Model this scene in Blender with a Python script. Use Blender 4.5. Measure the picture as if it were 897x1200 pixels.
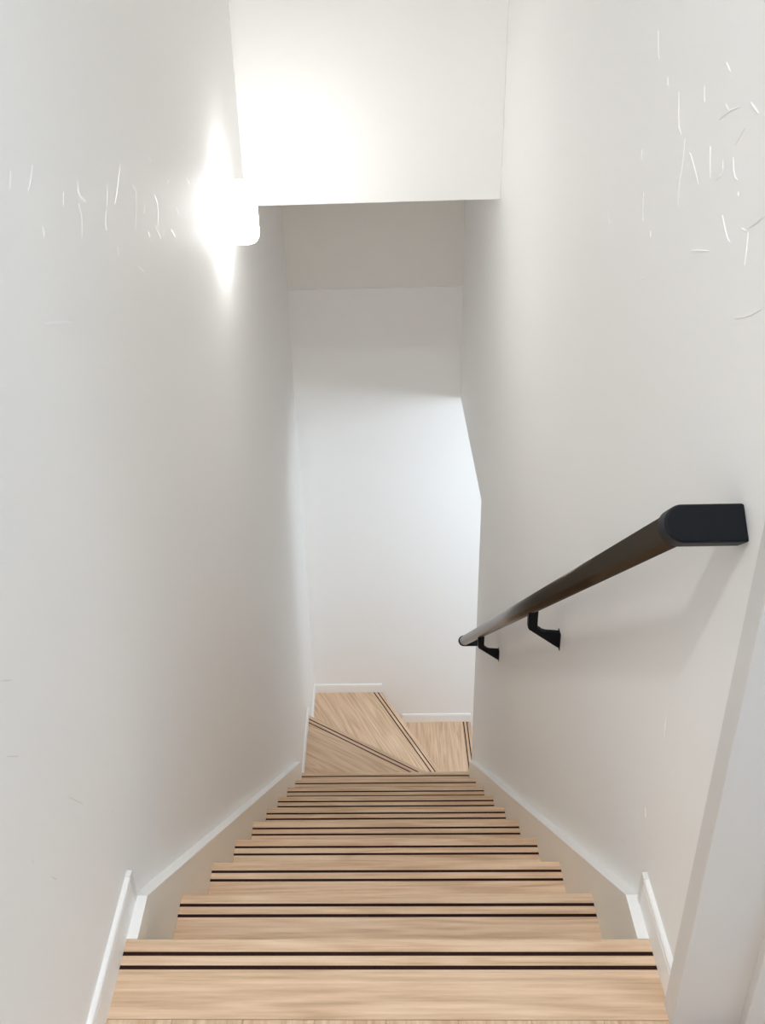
import bpy, bmesh, math
from mathutils import Vector, Matrix

for _o in list(bpy.data.objects):
    bpy.data.objects.remove(_o, do_unlink=True)
scene = bpy.context.scene
C = scene.collection

# ------------------------------------------------------------------ camera
PITCH, YAW, ROLL = 0.4669979, -0.0381650, -0.0380316
cam_data = bpy.data.cameras.new('camera')
cam_data.sensor_fit = 'VERTICAL'
cam_data.sensor_height = 36.0
cam_data.lens = 1055.0066 * 36.0 / 1200.0
cam_data.shift_x = 39.9076 / 1200.0
cam_data.shift_y = -126.6045 / 1200.0
cam_data.clip_start = 0.02
cam = bpy.data.objects.new('camera', cam_data)
C.objects.link(cam)
fwd = Vector((math.sin(YAW) * math.cos(PITCH), math.cos(YAW) * math.cos(PITCH), -math.sin(PITCH)))
rgt = Vector((math.cos(YAW), -math.sin(YAW), 0))
upv = rgt.cross(fwd)
r2 = rgt * math.cos(ROLL) + upv * math.sin(ROLL)
u2 = -rgt * math.sin(ROLL) + upv * math.cos(ROLL)
M = Matrix((r2, u2, -fwd)).transposed().to_4x4()
M.translation = Vector((0.0074859, -0.8152039, 1.2819732))
cam.matrix_world = M
scene.camera = cam

# ------------------------------------------------------------------ world, lights, exposure
world = bpy.data.worlds.new('world')
world.use_nodes = True
world.node_tree.nodes['Background'].inputs[0].default_value = (0.75, 0.85, 1.0, 1)
world.node_tree.nodes['Background'].inputs[1].default_value = 0.25
scene.world = world

def area(name, loc, direction, sx, sy, power, col, spread=180):
    d = bpy.data.lights.new(name, 'AREA')
    d.shape = 'RECTANGLE'
    d.size, d.size_y = sx, sy
    d.energy = power
    d.color = col
    d.spread = math.radians(spread)
    o = bpy.data.objects.new(name, d)
    C.objects.link(o)
    o.location = loc
    o.rotation_euler = Vector(direction).to_track_quat('-Z', 'Y').to_euler()
    return o

def ceiling_spot(loc, power, col):
    d = bpy.data.lights.new('landing_ceiling_light', 'AREA')
    d.shape = 'DISK'
    d.size = 0.07
    d.spread = math.radians(130)
    d.energy = power
    d.color = col
    o = bpy.data.objects.new('landing_ceiling_light', d)
    C.objects.link(o)
    o.location = loc
    return o

LAMP_STRENGTH = 20.0
ceiling_spot((-0.28, -0.95, 3.12), 15.2, (0.93, 0.968, 1.0))
# daylight from the small high window of the hall beside the lower flight
area('lower_window_daylight', (1.08, 1.73, -0.62), (-0.75, 0.75, -1.5), 0.36, 0.45, 15.0, (0.78, 0.89, 1.0))
# daylight at the window of the room beside the landing
area('room_window_daylight', (1.75, -1.10, 1.25), (-1, 0.25, -0.1), 0.9, 1.5, 8.6, (0.70, 0.845, 1.0))

scene.cycles.max_bounces = 12
scene.cycles.diffuse_bounces = 11
scene.cycles.glossy_bounces = 3
scene.cycles.use_adaptive_sampling = True
scene.cycles.adaptive_threshold = 0.04
vs = scene.view_settings
vs.view_transform = 'Standard'
vs.look = 'None'
vs.exposure = 0.17
vs.gamma = 1.0
vs.use_curve_mapping = False

# ------------------------------------------------------------------ materials
def new_mat(name):
    m = bpy.data.materials.new(name)
    m.use_nodes = True
    nt = m.node_tree
    return m, nt, nt.nodes['Principled BSDF']

def plain(name, col, rough=0.5, metal=0.0, bump=0.0, bscale=400.0, vary=0.0, spec=0.5):
    m, nt, b = new_mat(name)
    b.inputs['Base Color'].default_value = (*col, 1)
    b.inputs['Roughness'].default_value = rough
    b.inputs['Metallic'].default_value = metal
    b.inputs['Specular IOR Level'].default_value = spec
    tc = nt.nodes.new('ShaderNodeTexCoord')
    if bump > 0:
        n = nt.nodes.new('ShaderNodeTexNoise')
        n.inputs['Scale'].default_value = bscale
        n.inputs['Detail'].default_value = 3
        nt.links.new(tc.outputs['Object'], n.inputs['Vector'])
        bp = nt.nodes.new('ShaderNodeBump')
        bp.inputs['Strength'].default_value = bump
        bp.inputs['Distance'].default_value = 0.001
        nt.links.new(n.outputs['Fac'], bp.inputs['Height'])
        nt.links.new(bp.outputs['Normal'], b.inputs['Normal'])
    if vary > 0:
        n2 = nt.nodes.new('ShaderNodeTexNoise')
        n2.inputs['Scale'].default_value = 3.0
        n2.inputs['Detail'].default_value = 1
        nt.links.new(tc.outputs['Object'], n2.inputs['Vector'])
        mx = nt.nodes.new('ShaderNodeMix')
        mx.data_type = 'RGBA'
        mx.inputs[6].default_value = (*[c * (1 - vary) for c in col], 1)
        mx.inputs[7].default_value = (*[min(1, c * (1 + vary)) for c in col], 1)
        nt.links.new(n2.outputs['Fac'], mx.inputs[0])
        nt.links.new(mx.outputs[2], b.inputs['Base Color'])
    return m

def oak(name, angle=0.0, tint=(1, 1, 1)):
    """light oak; the grain runs along the direction at 'angle' in plan"""
    m, nt, b = new_mat(name)
    tc = nt.nodes.new('ShaderNodeTexCoord')
    oi = nt.nodes.new('ShaderNodeObjectInfo')
    off = nt.nodes.new('ShaderNodeVectorMath'); off.operation = 'SCALE'
    off.inputs[0].default_value = (7.3, 3.1, 5.7)
    nt.links.new(oi.outputs['Random'], off.inputs['Scale'])
    rot = nt.nodes.new('ShaderNodeVectorRotate'); rot.rotation_type = 'Z_AXIS'
    rot.inputs['Angle'].default_value = -angle
    nt.links.new(tc.outputs['Object'], rot.inputs['Vector'])
    add = nt.nodes.new('ShaderNodeVectorMath'); add.operation = 'ADD'
    nt.links.new(rot.outputs[0], add.inputs[0])
    nt.links.new(off.outputs[0], add.inputs[1])
    def scaled(v):
        s = nt.nodes.new('ShaderNodeVectorMath'); s.operation = 'MULTIPLY'
        s.inputs[1].default_value = v
        nt.links.new(add.outputs[0], s.inputs[0])
        return s.outputs[0]
    # broad cathedral figure
    wv = nt.nodes.new('ShaderNodeTexNoise')
    wv.inputs['Scale'].default_value = 1.0
    wv.inputs['Detail'].default_value = 2.0
    wv.inputs['Distortion'].default_value = 0.6
    nt.links.new(scaled((1.3, 20, 20)), wv.inputs['Vector'])
    rings = nt.nodes.new('ShaderNodeMath'); rings.operation = 'MULTIPLY'; rings.inputs[1].default_value = 34.0
    nt.links.new(wv.outputs['Fac'], rings.inputs[0])
    sn = nt.nodes.new('ShaderNodeMath'); sn.operation = 'SINE'
    nt.links.new(rings.outputs[0], sn.inputs[0])
    mr = nt.nodes.new('ShaderNodeMapRange')
    mr.inputs[1].default_value = -1; mr.inputs[2].default_value = 1
    nt.links.new(sn.outputs[0], mr.inputs[0])
    # fine pores
    fn = nt.nodes.new('ShaderNodeTexNoise')
    fn.inputs['Scale'].default_value = 1.0
    fn.inputs['Detail'].default_value = 5.0
    fn.inputs['Roughness'].default_value = 0.7
    nt.links.new(scaled((5, 150, 150)), fn.inputs['Vector'])
    mix = nt.nodes.new('ShaderNodeMath'); mix.operation = 'MULTIPLY_ADD'
    mix.inputs[1].default_value = 0.16
    nt.links.new(mr.outputs[0], mix.inputs[0])
    half = nt.nodes.new('ShaderNodeMath'); half.operation = 'MULTIPLY'; half.inputs[1].default_value = 0.84
    nt.links.new(fn.outputs['Fac'], half.inputs[0])
    nt.links.new(half.outputs[0], mix.inputs[2])
    ramp = nt.nodes.new('ShaderNodeValToRGB')
    e = ramp.color_ramp.elements
    e[0].position = 0.30; e[0].color = (0.55 * tint[0], 0.365 * tint[1], 0.23 * tint[2], 1)
    e[1].position = 0.70; e[1].color = (0.83 * tint[0], 0.63 * tint[1], 0.455 * tint[2], 1)
    mid = e.new(0.50); mid.color = (0.71 * tint[0], 0.505 * tint[1], 0.34 * tint[2], 1)
    nt.links.new(mix.outputs[0], ramp.inputs[0])
    nt.links.new(ramp.outputs[0], b.inputs['Base Color'])
    b.inputs['Roughness'].default_value = 0.42
    b.inputs['Specular IOR Level'].default_value = 0.4
    bp = nt.nodes.new('ShaderNodeBump')
    bp.inputs['Strength'].default_value = 0.12
    bp.inputs['Distance'].default_value = 0.0008
    nt.links.new(fn.outputs['Fac'], bp.inputs['Height'])
    nt.links.new(bp.outputs['Normal'], b.inputs['Normal'])
    return m

MAT = {}
MAT['wall'] = plain('painted_plaster', (0.925, 0.921, 0.909), 0.6, spec=0.2)
MAT['endcap'] = plain('baseboard_end_cap', (0.78, 0.775, 0.765), 0.4)
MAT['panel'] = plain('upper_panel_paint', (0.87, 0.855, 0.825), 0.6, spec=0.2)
MAT['trim'] = plain('white_trim', (0.92, 0.915, 0.905), 0.4)
MAT['skirt'] = plain('cream_skirt', (0.93, 0.88, 0.79), 0.45)
MAT['frame'] = plain('door_frame_laminate', (0.71, 0.70, 0.69), 0.45)
MAT['oak'] = oak('oak_tread', 0.0)
MAT['oak_floor'] = oak('oak_floor', math.pi / 2, (0.92, 0.92, 0.90))
MAT['grey_floor'] = plain('pale_grey_floor', (0.62, 0.63, 0.65), 0.5, bump=0.05)
MAT['rubber'] = plain('groove_rubber', (0.028, 0.009, 0.007), 0.7, spec=0.15)
MAT['bronze'] = plain('bronze_rail', (0.075, 0.062, 0.048), 0.27, 1.0, bump=0.02)
MAT['black'] = plain('black_plastic', (0.004, 0.006, 0.009), 0.5, bump=0.03, bscale=900, spec=0.22)
MAT['scuff'] = plain('pale_scuff', (0.97, 0.97, 0.965), 0.35)
MAT['scratch'] = plain('grey_scratch', (0.80, 0.79, 0.77), 0.5)
MAT['plate'] = plain('lamp_plate', (0.8, 0.8, 0.79), 0.4)
MAT['gap'] = plain('dark_gap', (0.10, 0.095, 0.10), 0.7)
m, nt, b = new_mat('lamp_shade')
b.inputs['Base Color'].default_value = (0.95, 0.94, 0.92, 1)
b.inputs['Emission Color'].default_value = (0.985, 0.985, 0.975, 1)
b.inputs['Emission Strength'].default_value = LAMP_STRENGTH
b.inputs['Roughness'].default_value = 0.4
MAT['shade'] = m

# ------------------------------------------------------------------ helpers
def link(name, me, mat, parent=None):
    o = bpy.data.objects.new(name, me)
    C.objects.link(o)
    if mat and not me.materials:
        me.materials.append(MAT[mat])
    if parent:
        o.parent = parent
    return o

def mesh_from(bm, name, smooth=False):
    bmesh.ops.recalc_face_normals(bm, faces=bm.faces)
    me = bpy.data.meshes.new(name)
    bm.to_mesh(me)
    bm.free()
    if smooth:
        for p in me.polygons:
            p.use_smooth = True
    return me

def prism_into(bm, pts, vec):
    """closed prism of a planar polygon swept by vec"""
    vec = Vector(vec)
    a = [bm.verts.new(Vector(p)) for p in pts]
    c = [bm.verts.new(Vector(p) + vec) for p in pts]
    n = len(pts)
    bm.faces.new(a)
    bm.faces.new(list(reversed(c)))
    for i in range(n):
        bm.faces.new((a[i], c[i], c[(i + 1) % n], a[(i + 1) % n]))

def prism(name, pts, vec, mat, parent=None, bevel=0.0):
    bm = bmesh.new()
    prism_into(bm, pts, vec)
    o = link(name, mesh_from(bm, name), mat, parent)
    if bevel:
        md = o.modifiers.new('bevel', 'BEVEL')
        md.width = bevel; md.segments = 2; md.limit_method = 'ANGLE'
    return o

def box(name, lo, hi, mat, parent=None, bevel=0.0):
    x0, y0, z0 = lo; x1, y1, z1 = hi
    return prism(name, [(x0, y0, z0), (x1, y0, z0), (x1, y1, z0), (x0, y1, z0)], (0, 0, z1 - z0), mat, parent, bevel)

def yz(name, x0, x1, pts, mat, parent=None, bevel=0.0):
    return prism(name, [(x0, y, z) for y, z in pts], (x1 - x0, 0, 0), mat, parent, bevel)

def tag(o, label, cat, kind=None, group=None):
    o['label'] = label
    o['category'] = cat
    if kind: o['kind'] = kind
    if group: o['group'] = group
    return o

def empty(name, loc=(0, 0, 0)):
    o = bpy.data.objects.new(name, None)
    o.empty_display_size = 0.1
    o.location = loc
    C.objects.link(o)
    return o

def clip(poly, p, n, d):
    """keep the side of the polygon where (q-p).n >= d"""
    out = []
    f = lambda q: (q[0] - p[0]) * n[0] + (q[1] - p[1]) * n[1] - d
    for i in range(len(poly)):
        a, b_ = poly[i], poly[(i + 1) % len(poly)]
        fa, fb = f(a), f(b_)
        if fa >= 0: out.append(a)
        if (fa > 0 > fb) or (fa < 0 < fb):
            t = fa / (fa - fb)
            out.append((a[0] + t * (b_[0] - a[0]), a[1] + t * (b_[1] - a[1])))
    return out

GROOVES = (0.0205, 0.0400)
GW = 0.0060
def grooved_board(name, poly, nose_p, nose_n, z, mat, parent, thick=0.03, groove_mat='rubber'):
    """a board with two real grooves along its nosing, each holding a rubber strip"""
    gd = 0.003
    bm = bmesh.new()
    prism_into(bm, [(x, y, z - thick) for x, y in poly], (0, 0, thick - gd))
    cuts = [0.0, GROOVES[0] - GW / 2, GROOVES[0] + GW / 2, GROOVES[1] - GW / 2, GROOVES[1] + GW / 2, 99]
    nn = (-nose_n[0], -nose_n[1])
    for lo, hi in ((cuts[0], cuts[1]), (cuts[2], cuts[3]), (cuts[4], cuts[5])):
        q = clip(clip(poly, nose_p, nose_n, lo - 1e-6), nose_p, nn, -hi)
        if len(q) > 2:
            prism_into(bm, [(x, y, z - gd) for x, y in q], (0, 0, gd))
    o = link(name, mesh_from(bm, name), mat, parent)
    for lo, hi in ((cuts[1], cuts[2]), (cuts[3], cuts[4])):
        q = clip(clip(poly, nose_p, nose_n, lo), nose_p, nn, -hi)
        if len(q) > 2:
            s = prism('groove_strip', [(x, y, z - gd) for x, y in q], (0, 0, gd - 0.0005), groove_mat, o)
    return o

# ------------------------------------------------------------------ measures (metres, landing nosing at y=0 z=0)
G, R = 0.218195, 0.213333
XW, XS, XB = 0.386, 0.363, 0.3786
YF, YJ, ZJ = 2.9336, 2.0643, -0.5889
YB, ZB = 1.8903, 0.5963
YBACK, ZTOP, ZLOW = -2.2, 3.16, -4.3
T = 0.12
Z1, Z2, Z3 = -2.165, -2.402, -2.630

# ------------------------------------------------------------------ the setting
wl = box('wall_left', (-XW - T, YBACK - T, ZLOW), (-XW, YF + T, ZTOP), 'wall')
tag(wl, 'long off-white plaster wall on the left carrying the lit lamp', 'wall', 'structure')
# right wall: ends at the door frame, continues over the opening to the lower flight
wr = yz('wall_right', XW, XW + T, [(-0.10, ZLOW), (YJ, ZLOW), (YJ, ZJ), (YF, ZJ), (YF, ZTOP), (-0.10, ZTOP)], 'wall')
tag(wr, 'off-white plaster wall on the right behind the handrail', 'wall', 'structure')
wf = box('wall_far', (-XW, YF, ZLOW), (3.1, YF + T, -0.045), 'wall')
tag(wf, 'pale wall at the foot of the stairs above the winder treads', 'wall', 'structure')
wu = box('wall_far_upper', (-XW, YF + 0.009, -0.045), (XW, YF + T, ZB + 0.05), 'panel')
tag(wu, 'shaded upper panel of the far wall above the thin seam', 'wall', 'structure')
bh = box('wall_bulkhead', (-XW, YB, ZB), (XW, YB + 1.2, ZTOP), 'wall', bevel=0.002)
tag(bh, 'white bulkhead hanging over the stairs beside the lamp', 'wall', 'structure')
tag(box('ceiling', (-XW - T, YBACK - T, ZTOP), (2.2, YF + T, ZTOP + 0.1), 'wall'), 'white ceiling over the landing', 'ceiling', 'structure')
tag(box('wall_back', (-XW, YBACK - T, -0.2), (2.2, YBACK, ZTOP), 'wall'), 'white wall behind the landing', 'wall', 'structure')
# room beside the landing, behind the door frame
tag(box('wall_room', (2.0, YBACK, -0.2), (2.2, 1.0, ZTOP), 'wall'), 'white wall of the room beside the landing', 'wall', 'structure')
tag(box('wall_room_end', (XW + T, 0.9, -0.2), (2.0, 1.0, ZTOP), 'wall'), 'white end wall of the room beside the landing', 'wall', 'structure')
# hall beside the lower flight
tag(box('wall_hall_near', (XW + T, 1.02, ZLOW), (2.5, 1.10, 0.30), 'wall'), 'white near wall of the lower hall', 'wall', 'structure')
tag(box('wall_hall_end', (2.5, 1.02, ZLOW), (2.6, YF, 0.30), 'wall'), 'white end wall of the lower hall', 'wall', 'structure')
tag(box('ceiling_hall', (XW + T, 1.02, 0.30), (2.6, YF + T, 0.40), 'wall'), 'white ceiling of the lower hall', 'ceiling', 'structure')
tag(box('wall_hall_far', (XW, YF, -0.045), (2.6, YF + T, 0.30), 'wall'), 'white far wall of the lower hall', 'wall', 'structure')
tag(box('floor_lower', (-XW, 1.02, ZLOW - 0.1), (2.6, YF, ZLOW), 'oak'), 'oak floor of the lower hall', 'floor', 'structure')

# landing floor: sub-floor, planks and the grooved nosing board
fl = box('floor', (-XW, YBACK, -0.20), (2.0, -0.012, -0.03), 'oak_floor')
tag(fl, 'oak landing floor with a grooved nosing board at the stair head', 'floor', 'structure')
grooved_board('nosing_board', [(-XW, 0), (XW, 0), (XW, -0.109), (-XW, -0.109)], (0, 0), (0, -1), 0.0, 'oak', fl, thick=0.03)
pw = 0.0965
for i in range(8):
    x0 = -XW + i * pw
    box('plank', (x0 + 0.0004, YBACK, -0.03), (x0 + pw - 0.0004, -0.1096, -0.0006), 'oak_floor', fl)
for i in range(16):
    x0 = XW + 0.001 + i * 0.1
    box('plank', (x0, YBACK, -0.03), (x0 + 0.0992, -0.15 if x0 < 0.6 else 0.9, -0.0006), 'grey_floor' if x0 > 0.49 else 'oak_floor', fl)

# baseboards: body with a stepped, rounded cap
def baseboard(name, side, y0, y1, z, label, h=0.060, end=False):
    s = side
    wallx, face = s * XW, s * XB
    prof = [(wallx, z), (face, z), (face, z + h - 0.012), (face + s * 0.0012, z + h - 0.0105),
            (face + s * 0.0012, z + h - 0.009), (face, z + h - 0.0075), (face, z + h - 0.002), (face + s * 0.002, z + h), (wallx, z + h)]
    o = prism(name, [(x, y0, zz) for x, zz in prof], (0, y1 - y0, 0), 'trim')
    if end:
        box('end_cap', (min(s * XW, s * (XB - 0.0006)), y1 - 0.011, z + 0.0005), (max(s * XW, s * (XB - 0.0006)), y1 + 0.0006, z + h + 0.0006), 'endcap', o, 0.0008)
    return tag(o, label, 'baseboard', 'structure')
baseboard('baseboard_left', -1, YBACK, 0.068, 0.0, 'white landing baseboard along the foot of the left wall', end=True)
baseboard('baseboard_right', 1, -0.082, 0.062, 0.0, 'short white landing baseboard between door frame and stair skirt', end=True)
baseboard('baseboard_winder_upper', -1, 1.957, 2.53, Z1, 'white baseboard on the left wall along the first winder tread', 0.057)
baseboard('baseboard_winder_lower', -1, 2.53, YF, Z2, 'white baseboard on the left wall at the far corner', 0.057)
def far_base(name, x0, x1, z, label, h=0.057):
    prof = [(YF, z), (YF - 0.0074, z), (YF - 0.0074, z + h - 0.010), (YF - 0.0062, z + h - 0.009), (YF - 0.0062, z + h - 0.008),
            (YF - 0.0074, z + h - 0.007), (YF - 0.0074, z + h - 0.0015), (YF - 0.0055, z + h), (YF, z + h)]
    o = prism(name, [(x0, y, zz) for y, zz in prof], (x1 - x0, 0, 0), 'trim')
    return tag(o, label, 'baseboard', 'structure')
far_base('baseboard_far', -XB, -0.010, Z2, 'white baseboard of the far wall along the higher winder tread')
far_base('baseboard_far_lower', 0.100, 0.484, Z3, 'white baseboard of the far wall along the lower right tread')

# door frame at the right edge of the landing
df = empty('door_1', (XW, -0.12, 0))
tag(df, 'pale grey door frame at the right edge of the landing', 'door frame', 'structure')
def kid(o):
    o.parent = df
    o.matrix_parent_inverse = Matrix.Translation(df.location).inverted()
    return o
kid(box('casing', (0.3745, -0.118, 0.0), (XW + 0.002, -0.087, 2.06), 'frame', bevel=0.0012))
kid(box('jamb', (0.3752, -0.1182, 0.0), (0.56, -0.098, 2.05), 'frame'))
kid(box('door_stop', (0.462, -0.131, 0.0), (0.494, -0.1178, 2.05), 'frame', bevel=0.0012))
kid(box('seal_gap', (0.494, -0.120, 0.0), (0.498, -0.1178, 2.05), 'gap'))
kid(box('header', (0.3745, -1.02, 2.04), (0.56, -0.087, 2.07), 'frame'))
kid(box('jamb', (0.3755, -1.02, 0.0), (0.56, -1.0, 2.05), 'frame'))
tag(box('wall_right_rear', (XW, YBACK, -0.2), (XW + T, -1.02, ZTOP), 'wall'), 'white wall behind the doorway on the landing', 'wall', 'structure')
tag(box('wall_over_door', (XW, -1.02, 2.07), (XW + T, -0.10, ZTOP), 'wall'), 'white wall above the doorway on the landing', 'wall', 'structure')

# ------------------------------------------------------------------ staircase
st = empty('staircase', (0, 0, 0))
tag(st, 'oak staircase with dark grooved nosings and cream skirt boards, turning right in winders', 'staircase')
for k in range(1, 10):
    yn, z = k * G, -k * R
    grooved_board('tread', [(-XS, yn), (XS, yn), (XS, yn - G - 0.012), (-XS, yn - G - 0.012)], (0, yn), (0, -1), z, 'oak', st)
for k in range(0, 10):
    yr, z = k * G - 0.012, -k * R
    zb = -(k + 1) * R if k < 9 else Z1
    box('riser', (-XS, yr - 0.012, zb), (XS, yr, z - 0.03), 'oak', st)

# winders
PX, PY = 0.405, 2.045
n1a, n1b = (-XB, 2.532), (PX, PY)                  # nosing of the first winder
n2a, n2b = (-0.010, YF - 0.0074), (0.405, 2.130)   # nosing of the second
x3 = 0.486                                         # nosing of the third
def inward(a, b_, ref):
    d = Vector((b_[0] - a[0], b_[1] - a[1])).normalized()
    n = Vector((-d.y, d.x))
    if (ref[0] - a[0]) * n.x + (ref[1] - a[1]) * n.y < 0: n = -n
    return (n.x, n.y), math.atan2(d.y, d.x)
yf = YF - 0.0074
for poly, a, b_, ref, z in (
    ([(-XB, 9 * G - 0.012), (XW, 9 * G - 0.012), (XW, PY + 0.012), (-XB, 2.532)], n1a, n1b, (-0.3, 2.0), Z1),
    ([(XW, 2.02), (PX, 2.130), n2a, (-XB, yf), (-XB, 2.50)], n2a, n2b, (-0.3, 2.6), Z2),
    ([(0.40, YJ), (x3, YJ), (x3, yf), (-0.03, yf), (0.37, 2.15)], (x3, YJ), (x3, yf), (0.3, 2.9), Z3),
):
    n, ang = inward(a, b_, ref)
    key = 'oak_%d' % round(math.degrees(ang))
    if key not in MAT: MAT[key] = oak(key, ang)
    grooved_board('winder_tread', poly, a, n, z, key, st)
def riser_line(a, b_, ztop, zbot, ref):
    n, _ = inward(a, b_, ref)
    q = [(a[0] + n[0] * d, a[1] + n[1] * d) for d in (0.012, 0.024)]
    w = [(b_[0] + n[0] * d, b_[1] + n[1] * d) for d in (0.024, 0.012)]
    prism('riser', [(*q[0], zbot), (*q[1], zbot), (*w[0], zbot), (*w[1], zbot)], (0, 0, ztop - 0.03 - zbot), 'oak', st)
riser_line((-XB, 2.532), (XW, PY + 0.012), Z1, Z2, (-0.3, 2.0))
riser_line(n2a, (0.40, 2.135), Z2, Z3, (-0.3, 2.6))
riser_line((x3, YJ), (x3, yf), Z3, Z3 - 0.22, (0.3, 2.5))
for j in range(1, 5):                              # lower flight going right
    xn, z = x3 + j * G, Z3 - j * 0.22
    key = 'oak_90'
    if key not in MAT: MAT[key] = oak(key, math.pi / 2)
    grooved_board('tread', [(xn, YJ), (xn, yf), (xn - G - 0.012, yf), (xn - G - 0.012, YJ)], (xn, YJ), (-1, 0), z, key, st)
    box('riser', (xn - 0.024, YJ, z - 0.22), (xn - 0.012, yf, z - 0.03), 'oak', st)

# skirt boards
S = R / G
yend = 1.957
for s in (-1, 1):
    ztop = -S * (yend - 0.067)
    pts = [(-0.012, -0.03), (0.0005, -0.03), (0.0005, 0.0), (0.067, 0.0), (yend, ztop), (yend, Z1 if s < 0 else Z1), (1.70, Z1 + 0.0), (-0.012, -0.45)]
    sk = yz('skirt_board', s * XS, s * (XW - 0.0001), pts, 'skirt', st)
    ct = 0.0016
    cap = [(0.0005, 0.0), (0.067, 0.0), (yend, ztop), (yend, ztop + ct * 1.4), (0.0677, ct), (0.0005, ct)]
    yz('skirt_cap', s * (XS - 0.0006), s * (XW - 0.0001), cap, 'trim', sk)

# ------------------------------------------------------------------ handrail
AX, A0, AS = 0.322, 0.710, 0.966
def axis(y): return Vector((AX, y, A0 - AS * y))
ad = Vector((0, 1, -AS)).normalized()
up = Vector((0, AS, 1)).normalized()
sx = Vector((1, 0, 0))
hr = empty('handrail', (XW, -0.03, 0.739))
tag(hr, 'round dark bronze handrail with black end caps sloping down the right wall', 'handrail')
def hkid(o):
    o.parent = hr
    o.matrix_parent_inverse = Matrix.Translation(hr.location).inverted()
    return o
def tube(name, a, b_, r, mat, seg=40):
    bm = bmesh.new()
    ring = [[], []]
    for i, c in enumerate((a, b_)):
        for k in range(seg):
            t = 2 * math.pi * k / seg
            ring[i].append(bm.verts.new(c + sx * (r * math.cos(t)) + up * (r * math.sin(t))))
    for k in range(seg):
        f = bm.faces.new((ring[0][k], ring[0][(k + 1) % seg], ring[1][(k + 1) % seg], ring[1][k])); f.smooth = True
    bm.faces.new(ring[0]); bm.faces.new(list(reversed(ring[1])))
    me = bpy.data.meshes.new(name)
    bmesh.ops.recalc_face_normals(bm, faces=bm.faces)
    bm.to_mesh(me); bm.free()
    return link(name, me, mat)
YN, YE = -0.030, 1.955
hkid(tube('rail', axis(YN + 0.012), axis(YE - 0.012), 0.0178, 'bronze'))
def end_cap(c, length, d):
    """stadium-shaped elbow from the rail end to the wall, lying square to the rail"""
    r = 0.0203
    pts = [c + sx * (XW - AX) + up * r]
    n = 24
    for k in range(n + 1):
        t = math.pi / 2 + math.pi * k / n
        pts.append(c + sx * (r * math.cos(t)) + up * (r * math.sin(t)))
    pts.append(c + sx * (XW - AX) - up * r)
    o = prism('end_cap', pts, ad * (length * d), 'black', None, 0.0025)
    return hkid(o)
end_cap(axis(YN), 0.030, 1)
end_cap(axis(YE), 0.030, -1)
for yb in (0.70, 1.48):
    zb = axis(yb).z
    rel = [(-0.0075, -0.012), (-0.0065, -0.058), (-0.004, -0.063), (0.0575, -0.112), (0.064, -0.1155), (0.064, -0.0765), (0.033, -0.0735),
           (0.026, -0.071), (0.0165, -0.0625), (0.0135, -0.056), (0.0135, -0.012)]
    o = prism('bracket', [(AX + x, yb - 0.007, zb + z) for x, z in rel], (0, 0.014, 0), 'black', None, 0.001)
    hkid(o)
    pl = prism('wall_flange', [(AX + 0.0625, yb - 0.011, zb - 0.118), (AX + 0.0625, yb + 0.011, zb - 0.118), (AX + 0.0625, yb + 0.011, zb - 0.0745), (AX + 0.0625, yb - 0.011, zb - 0.0745)], (0.0015, 0, 0), 'black', None)
    pl.parent = o

# ------------------------------------------------------------------ wall lamp
LY, LZ = 1.475, 0.686
lamp = empty('wall_lamp', (-XW, LY, LZ))
tag(lamp, 'glowing white rounded wall lamp on the left wall by the bulkhead', 'lamp')
def lkid(o):
    o.parent = lamp
    o.matrix_parent_inverse = Matrix.Translation(lamp.location).inverted()
    return o
lkid(box('wall_plate', (-XW, LY - 0.038, LZ - 0.066), (-XW + 0.008, LY + 0.038, LZ + 0.066), 'plate', None, 0.003))
def lamp_shade():
    bm = bmesh.new()
    w, x0, x1, h = 0.043, -XW + 0.007, -XW + 0.089, 0.077
    # plan outline: square at the wall, rounded at the front
    rr = 0.030
    plan = [(x0, -w)]
    for cx_, cy_, t0 in ((x1 - rr, -w + rr, -math.pi / 2), (x1 - rr, w - rr, 0)):
        for k in range(9):
            t = t0 + math.pi / 2 * k / 8
            plan.append((cx_ + rr * math.cos(t), cy_ + rr * math.sin(t)))
    plan.append((x0, w))
    ctr = ((x0 + x1) / 2, 0)
    rings = []
    def ring(z, inset):
        vs_ = []
        for x, y in plan:
            d = Vector((x - ctr[0], y))
            L = d.length
            q = d * ((L - inset) / L)
            xx = max(ctr[0] + q.x, x0)
            vs_.append(bm.verts.new((xx, LY + q.y, LZ + z)))
        rings.append(vs_)
    rb, rt = 0.017, 0.010
    for k in range(6):
        t = math.pi / 2 * k / 5
        ring(-h + rb * (1 - math.sin(t)), rb * (1 - math.cos(t)))
    rings.reverse()
    rings[:] = sorted(rings, key=lambda q: q[0].co.z)
    for k in range(6):
        t = math.pi / 2 * k / 5
        ring(h - rt * (1 - math.sin(t)), rt * (1 - math.cos(t)))
    for a, b_ in zip(rings[:-1], rings[1:]):
        n = len(a)
        for i in range(n):
            bm.faces.new((a[i], a[(i + 1) % n], b_[(i + 1) % n], b_[i])).smooth = True
    bm.faces.new(rings[0]); bm.faces.new(rings[-1])
    bmesh.ops.recalc_face_normals(bm, faces=bm.faces)
    me = bpy.data.meshes.new('shade')
    bm.to_mesh(me); bm.free()
    return link('shade', me, 'shade')
lkid(lamp_shade())
lkid(box('mounting_clip', (-XW, LY - 0.050, LZ + 0.058), (-XW + 0.010, LY - 0.038, LZ + 0.066), 'plate', None, 0.001))

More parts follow.
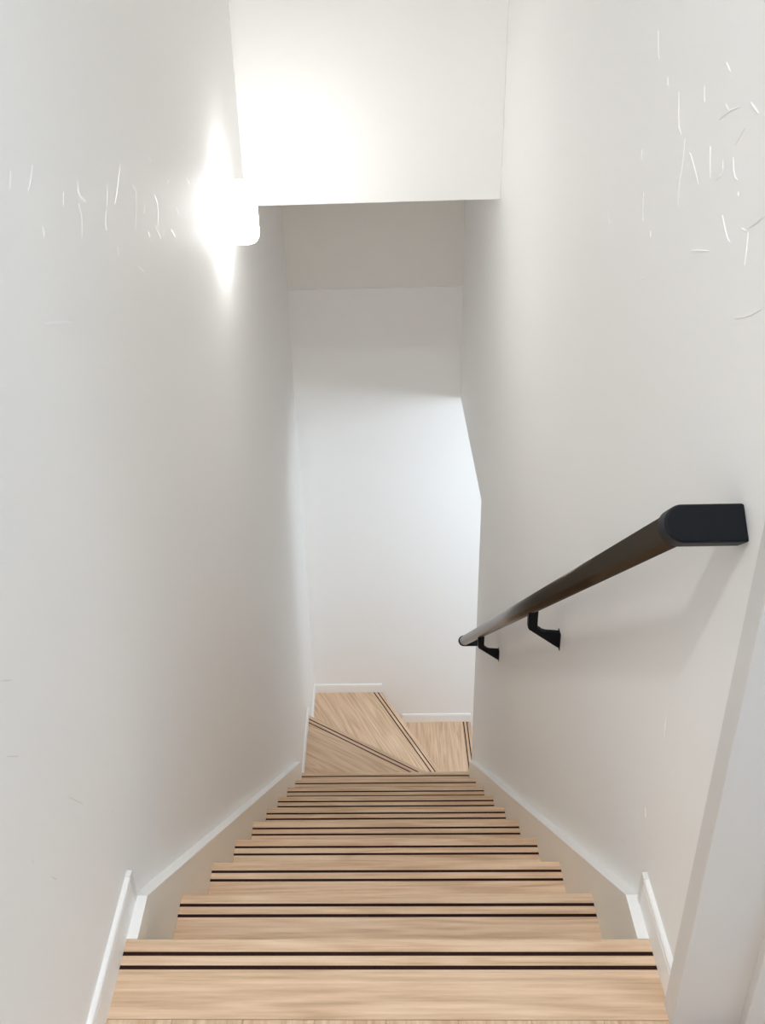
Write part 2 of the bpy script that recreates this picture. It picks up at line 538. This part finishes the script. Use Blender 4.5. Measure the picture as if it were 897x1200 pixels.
# ------------------------------------------------------------------ scuffs and scratches on the walls (y, z along the wall)
SL= [[(0.227, 1.073), (0.197, 1.05)], [(0.16, 1.081), (0.148, 1.064)], [(0.314, 1.021), (0.304, 1.006)], [(0.376, 1.023), (0.367, 1.002), (0.394, 0.988)], [(0.364, 0.993), (0.369, 0.973), (0.354, 0.95)], [(0.505, 0.984), (0.49, 0.961)], [(0.48, 0.953), (0.464, 0.937), (0.47, 0.928)], [(0.591, 0.998), (0.551, 0.966), (0.53, 0.951)], [(0.645, 0.952), (0.665, 0.936), (0.624, 0.885)], [(0.778, 0.903), (0.799, 0.88), (0.773, 0.845)], [(0.705, 0.904), (0.691, 0.893)], [(0.905, 0.903), (0.896, 0.898)], [(1.077, 0.866), (1.099, 0.849)], [(0.948, 0.836), (0.961, 0.818)], [(0.758, 0.852), (0.787, 0.82)], [(0.819, 0.829), (0.806, 0.817)], [(0.876, 0.813), (0.904, 0.788)], [(0.703, 0.857), (0.709, 0.848)], [(0.511, 0.89), (0.508, 0.877)], [(0.608, 0.826), (0.644, 0.804)], [(0.168, 0.899), (0.209, 0.885), (0.257, 0.866)], [(1.066, 0.936), (1.076, 0.927)], [(0.782, 0.968), (0.789, 0.961)], [(1.191, 0.796), (1.19, 0.777)], [(0.22, 1.003), (0.22, 0.989)]]
SR= [[(0.475, 1.173), (0.458, 1.14)], [(0.41, 1.123), (0.405, 1.112)], [(0.359, 1.112), (0.345, 1.074), (0.331, 1.065)], [(0.315, 1.063), (0.309, 1.036), (0.314, 1.006), (0.308, 0.983)], [(0.292, 1.051), (0.278, 1.046), (0.247, 1.023)], [(0.227, 1.071), (0.213, 1.039)], [(0.215, 1.161), (0.199, 1.153)], [(0.2, 1.121), (0.189, 1.116)], [(0.212, 1.102), (0.188, 1.115), (0.159, 1.124)], [(0.134, 1.132), (0.11, 1.125)], [(0.138, 1.106), (0.158, 1.084)], [(0.157, 1.073), (0.146, 1.056), (0.136, 1.054)], [(0.129, 1.044), (0.127, 1.039)], [(0.458, 0.963), (0.446, 0.925)], [(0.645, 0.89), (0.624, 0.874)], [(0.489, 1.017), (0.485, 1.001)], [(0.162, 1.01), (0.14, 0.992), (0.129, 0.989)], [(0.056, 1.038), (0.073, 1.025), (0.09, 1.016)], [(0.106, 1.011), (0.094, 1.012)], [(0.088, 1.012), (0.084, 0.998), (0.083, 0.979)], [(0.027, 0.952), (0.053, 0.934), (0.086, 0.919)], [(0.24, 0.946), (0.186, 0.962)], [(0.426, 0.849), (0.408, 0.854)], [(0.405, 0.923), (0.402, 0.915)], [(0.197, 1.039), (0.178, 1.052), (0.184, 1.065)], [(0.272, 1.13), (0.265, 1.113)], [(0.087, 0.347), (0.082, 0.311)], [(0.032, 0.311), (0.036, 0.288)], [(0.106, 0.145), (0.1, 0.131)]]
DL= [[(-0.129, 0.627), (-0.106, 0.606)], [(-0.155, 0.548), (-0.133, 0.524)], [(-0.049, 0.36), (-0.016, 0.306)], [(0.061, 0.199), (0.063, 0.192)], [(-0.163, 0.397), (-0.162, 0.392)], [(-0.134, 0.329), (-0.125, 0.311)]]
DR= [[(0.231, -0.008), (0.22, -0.001)], [(0.176, -0.019), (0.164, -0.006)]]
def mark(name, pts, side, wall, mat, w, h=0.0012):
    """a low ridge lying on the wall, tapering to its ends"""
    P = [Vector((0, y, z)) for y, z in pts]
    if len(P) > 2:                                  # one round of smoothing
        Q = [P[0]]
        for a, b_ in zip(P[:-1], P[1:]):
            Q += [a.lerp(b_, 0.3), a.lerp(b_, 0.7)]
        P = Q + [P[-1]]
    else:
        P = [P[0], P[0].lerp(P[1], 0.35), P[0].lerp(P[1], 0.7), P[1]]
    bm = bmesh.new()
    n = len(P)
    x0, x1 = side * XW, side * (XW - h)
    L, Rr, Tp = [], [], []
    for i, p in enumerate(P):
        t = (P[min(i + 1, n - 1)] - P[max(i - 1, 0)]).normalized()
        nn = Vector((0, -t.z, t.y))
        f = 0.25 + 0.75 * math.sin(math.pi * (0.12 + 0.76 * i / (n - 1)))
        a, b_ = p + nn * w * f / 2, p - nn * w * f / 2
        L.append(bm.verts.new((x0, a.y, a.z))); Rr.append(bm.verts.new((x0, b_.y, b_.z)))
        Tp.append(bm.verts.new((x0 + (x1 - x0) * f, p.y, p.z)))
    for i in range(n - 1):
        bm.faces.new((L[i], L[i + 1], Tp[i + 1], Tp[i]))
        bm.faces.new((Tp[i], Tp[i + 1], Rr[i + 1], Rr[i]))
        bm.faces.new((Rr[i], Rr[i + 1], L[i + 1], L[i]))
    bm.faces.new((L[0], Tp[0], Rr[0])); bm.faces.new((L[-1], Tp[-1], Rr[-1]))
    return link(name, mesh_from(bm, name), mat, wall)
for i, p in enumerate(SL): mark('scuff_mark', p, -1, wl, 'scuff', 0.0055 if i % 3 else 0.0075, 0.0005)
for i, p in enumerate(SR): mark('scuff_mark', p, 1, wr, 'scuff', 0.0020 if i % 3 else 0.0028)
for p in DL: mark('scratch_mark', p, -1, wl, 'scratch', 0.0014, 0.0002)
for p in DR: mark('scratch_mark', p, 1, wr, 'scratch', 0.0014, 0.0002)
